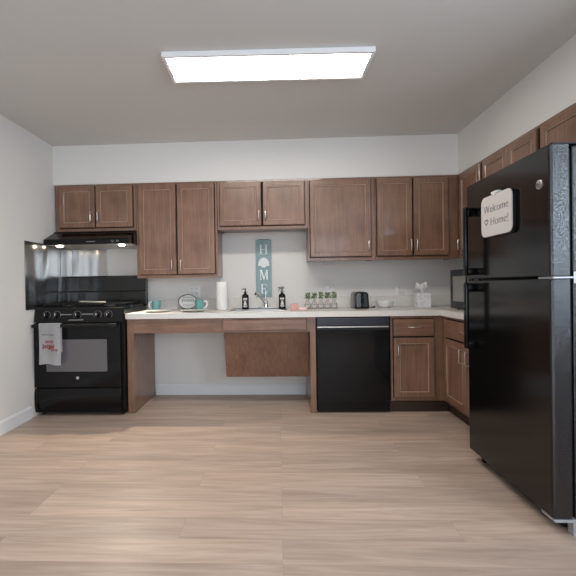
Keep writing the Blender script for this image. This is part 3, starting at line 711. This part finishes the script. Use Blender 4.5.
for i in range(5):
    x = RX0 + .031 + i * (RX1 - RX0 - .062) / 4; zb = CT + .0048
    mb = MB(); mb.lathe([(.021, 0), (.025, .003), (.026, .03), (.022, .05), (.011, .066), (.011, .082), (.013, .085), (.0095, .085), (.0085, .066), (.0195, .049), (.0235, .03), (.0225, .006), (0, .005)], (x, RY, zb), 24)
    tag(obj('bud_vase', mb, GLASS, loc=(x, RY, zb), smooth=50), 'clear glass bud vase ' + names5[i], 'vase', 'glass bud vases in the rack')
    sprig = thing('greenery_sprig', 'bushy green sprig in the bud vase ' + names5[i], 'greenery', (x, RY, zb + .02), 'green sprigs in the bud vases')
    obj('stem', MB().tube([(x, RY, zb + .012), (x + .001, RY, zb + .07), (x, RY, zb + .12)], .0016, 5), LEAF, sprig)
    lf = MB()
    for k in range(150):
        a = random.uniform(0, 2 * PI); rr = .025 * math.sqrt(random.random()); zz = zb + .089 + .056 * random.random()
        c = Vector((x + rr * math.cos(a), RY + rr * math.sin(a), zz)); d1 = Vector((random.uniform(-1, 1), random.uniform(-1, 1), random.uniform(-.3, 1))).normalized()
        s1 = d1.cross(Vector((random.uniform(-1, 1), random.uniform(-1, 1), random.uniform(-1, 1)))).normalized(); ln = random.uniform(.010, .015)
        n_ = d1.cross(s1) * .0015
        vs = [lf.bm.verts.new(p) for p in (c, c + d1 * ln * .5 + s1 * ln * .32 + n_, c + d1 * ln, c + d1 * ln * .5 - s1 * ln * .32 + n_)]
        lf.bm.faces.new(vs)
    obj('leaves', lf, LEAF, sprig)
# toaster, seen from its end
t = thing('toaster', 'black two-slice toaster on the counter, end with the lever facing out', 'toaster', (.744, -.25, CT))
def tp(hw, z): return (hw, z)
mb = MB(); tz = CT + .006
prof = [(-.061, tz), (.061, tz), (.062, tz + .02), (.056, tz + .125), (.048, tz + .139), (.037, tz + .146), (-.037, tz + .146), (-.048, tz + .139), (-.056, tz + .125), (-.062, tz + .02)]
mb.prism([(.744 + a, -.375, z) for a, z in prof], (0, .25, 0), .004); bo = obj('body', mb, BLACK, t, smooth=40)
for x in (-.022, .022): obj('slot', MB().box(.744 + x - .010, .744 + x + .010, -.345, -.155, tz + .1465, tz + .1485), STEEL, bo)
tag(obj('end_plate', MB().prism([(.744 + a, -.3785, z) for a, z in ((-.050, tz + .012), (-.012, tz + .012), (-.012, tz + .132), (-.044, tz + .132))], (0, .003, 0)), mat('grey_gloss', (.10, .10, .105), .22, metal=.6), bo), 'grey glossy end plate')
tag(obj('end_plate', MB().prism([(.744 + a, -.3785, z) for a, z in ((.012, tz + .012), (.050, tz + .012), (.044, tz + .132), (.012, tz + .132))], (0, .003, 0)), mat('dark_gloss', (.03, .03, .03), .25, metal=.3), bo), 'dark glossy end plate')
obj('lever', MB().box(.744 - .016, .744 + .016, -.400, -.3765, tz + .090, tz + .104, .003, 2).box(.741, .747, -.3795, -.3755, tz + .03, tz + .125), BLACKM, t)
obj('dial', MB().lathe([(.013, -.3785), (.013, -.391), (0, -.392)], (.744, 0, tz + .032), 20, 'Y'), BLACKM, t, smooth=40)
for x in (-.05, .05):
    for y in (-.355, -.15): obj('foot', MB().lathe([(.009, CT), (.009, CT + .0062)], (.744 + x, y, 0), 12), BLACKM, t)
obj('cord', MB().tube([(.820, -.17, CT + .012), (.845, -.19, CT + .006), (.865, -.215, CT + .0055), (.885, -.22, CT + .008), (.892, -.218, CT + .012)], [.003, .003, .003, .008, .009], 8), BLACKM, t, smooth=60)
# bowl
mb = MB(); bx_, by_ = .985, -.215
mb.lathe([(.042, CT), (.045, CT + .004), (.066, CT + .014), (.079, CT + .036), (.082, CT + .064), (.079, CT + .0645), (.075, CT + .038), (.062, CT + .018), (.03, CT + .010), (0, CT + .009)], (bx_, by_, 0), 40)
tag(obj('bowl', mb, CERAMIC, loc=(bx_, by_, CT), smooth=50), 'white round bowl between the toaster and the tissue box', 'bowl')
# tissue box
t = thing('tissue_box', 'grey marbled tissue box cube with a white tissue pulled out', 'tissue box', (1.315, -.26, CT), rz=-.12)
obj('box', MB().box(-.063, .063, -.063, .063, 0, .135, .002), MARBLE, t, local=True)
obj('opening', MB().lathe([(.032, .1352), (.032, .1362)], (0, 0, 0), 24), WHITE, t, local=True)
ts = MB()
def tf(u, v):
    a = u * 2 * PI; h = v
    r_ = .012 + .036 * math.sin(h * PI * .62) * (1 + .30 * math.sin(3 * a + 2 * h) + .18 * math.sin(7 * a + 5 * h))
    lean = -.012 * h
    return (r_ * math.cos(a) + lean, .7 * r_ * math.sin(a), .1364 + .085 * h * (1 + .15 * math.sin(2 * a + 1)))
ts.grid(tf, 40, 10)
bmesh.ops.remove_doubles(ts.bm, verts=ts.bm.verts[:], dist=1e-5)
tis = obj('tissue', ts, TISSUE, t, local=True, smooth=80)
t2 = MB()
def tf2(u, v): return (-.02 - .055 * u, (v - .5) * .07 * (1 - .3 * u), .1365 + .055 * math.sin(u * PI * .8) * (1 - .4 * u) - .012 * u + .006 * math.sin(v * 8))
t2.grid(tf2, 10, 8, .002); obj('tissue_flap', t2, TISSUE, tis, local=True, smooth=80)

# outlets
def outlet(x, z, w_, h_, label, gang=1):
    t = thing('wall_outlet', label, 'outlet', (x, 0, z - h_ / 2), 'white wall outlets')
    obj('cover_plate', MB().box(x - w_ / 2, x + w_ / 2, -.0075, -.0005, z - h_ / 2, z + h_ / 2, .003, 2), PLASTIC, t, smooth=40)
    for g in range(gang):
        gx = x + (g - (gang - 1) / 2) * .046
        for dz in (-.024, .024):
            o = obj('receptacle', MB().box(gx - .016, gx + .016, -.0095, -.0076, z + dz - .014, z + dz + .014, .002), WHITE, t)
            s_ = MB(); s_.box(gx - .008, gx - .005, -.0105, -.0096, z + dz - .004, z + dz + .008).box(gx + .005, gx + .008, -.0105, -.0096, z + dz - .003, z + dz + .008).lathe([(.003, -.0096), (.003, -.0105)], (gx, 0, z + dz - .008), 10, 'Y')
            obj('slots', s_, SLOT, o)
outlet(1.190, 1.022, .075, .118, 'single white outlet between the bowl and the tissue box')
outlet(-.845, 1.040, .120, .118, 'double white outlet above the oval sign', 2)
outlet(.508, 1.030, .075, .118, 'single white outlet behind the bud vases')

# HOME sign
t = thing('wall_sign', 'tall blue-grey wooden sign reading HOME with a shell for the O', 'sign', (-.146, -.02, .972))
sy = -.020
obj('board', MB().box(-.2235, -.0685, sy, -.002, .972, 1.541, .0015), SIGN, t)
def letters(name, boxes, polys=()):
    mb = MB()
    for x0_, x1_, z0_, z1_ in boxes: mb.box(x0_, x1_, sy - .003, sy - .0002, z0_, z1_)
    for p in polys: mb.prism([(x, sy - .0031, z) for x, z in p], (0, .0029, 0))
    obj(name, mb, SIGNW, t)
cx = -.146
def serif(x, z, w_=.026): return (x - w_ / 2, x + w_ / 2, z - .003, z + .003)
z0, z1 = 1.395, 1.493
letters('letter_h', [(cx - .034, cx - .020, z0, z1), (cx + .020, cx + .034, z0, z1), (cx - .020, cx + .020, (z0 + z1) / 2 - .003, (z0 + z1) / 2 + .003)] + [serif(cx + sx * .027, z, .028) for sx in (-1, 1) for z in (z0 + .003, z1 - .003)])
z0, z1 = 1.143, 1.243
letters('letter_m', [(cx - .035, cx - .028, z0, z1), (cx + .024, cx + .038, z0, z1), serif(cx - .031, z0 + .003, .022), serif(cx + .031, z0 + .003, .026), serif(cx - .034, z1 - .003, .016), serif(cx + .035, z1 - .003, .016)],
        [[(cx - .035, z1), (cx - .019, z1), (cx + .003, z0 + .02), (cx - .004, z0)], [(cx - .004, z0), (cx + .003, z0), (cx + .030, z1 - .012), (cx + .026, z1)]])
z0, z1 = 1.005, 1.103
letters('letter_e', [(cx - .026, cx - .012, z0, z1), serif(cx - .020, z0 + .003, .024), serif(cx - .020, z1 - .003, .024), (cx - .012, cx + .026, z0, z0 + .006), (cx - .012, cx + .024, z1 - .006, z1), (cx - .012, cx + .012, (z0 + z1) / 2 - .002, (z0 + z1) / 2 + .004), (cx + .010, cx + .014, (z0 + z1) / 2 - .012, (z0 + z1) / 2 + .014), (cx + .022, cx + .028, z0, z0 + .026), (cx + .020, cx + .025, z1 - .022, z1)])
mb = MB(); sc0 = Vector((cx, 1.276))
for k in range(9):
    a0 = math.radians(6 + k * 18.7); a1 = math.radians(6 + (k + 1) * 18.7 - 2.5); am = (a0 + a1) / 2
    rr = .068 + .022 * math.sin(am)
    def pp(a, r_): return (sc0.x + r_ * math.cos(a) * .80, sy - .0035, sc0.y + r_ * math.sin(a))
    mb.prism([pp(a0, .012), pp(a0, rr * .93), pp((a0 + am) / 2, rr * .985), pp(am, rr), pp((a1 + am) / 2, rr * .985), pp(a1, rr * .93), pp(a1, .012)], (0, .0033, 0))
mb.prism([(cx - .022, sy - .0035, 1.266), (cx + .022, sy - .0035, 1.266), (cx + .014, sy - .0035, 1.286), (cx - .014, sy - .0035, 1.286)], (0, .0033, 0))
obj('shell_emblem', mb, SIGNW, t)
obj('hanger', MB().box(-.20, -.092, -.019, -.003, 1.5412, 1.546), mat('hanger_grey', (.12, .13, .14), .5), t)
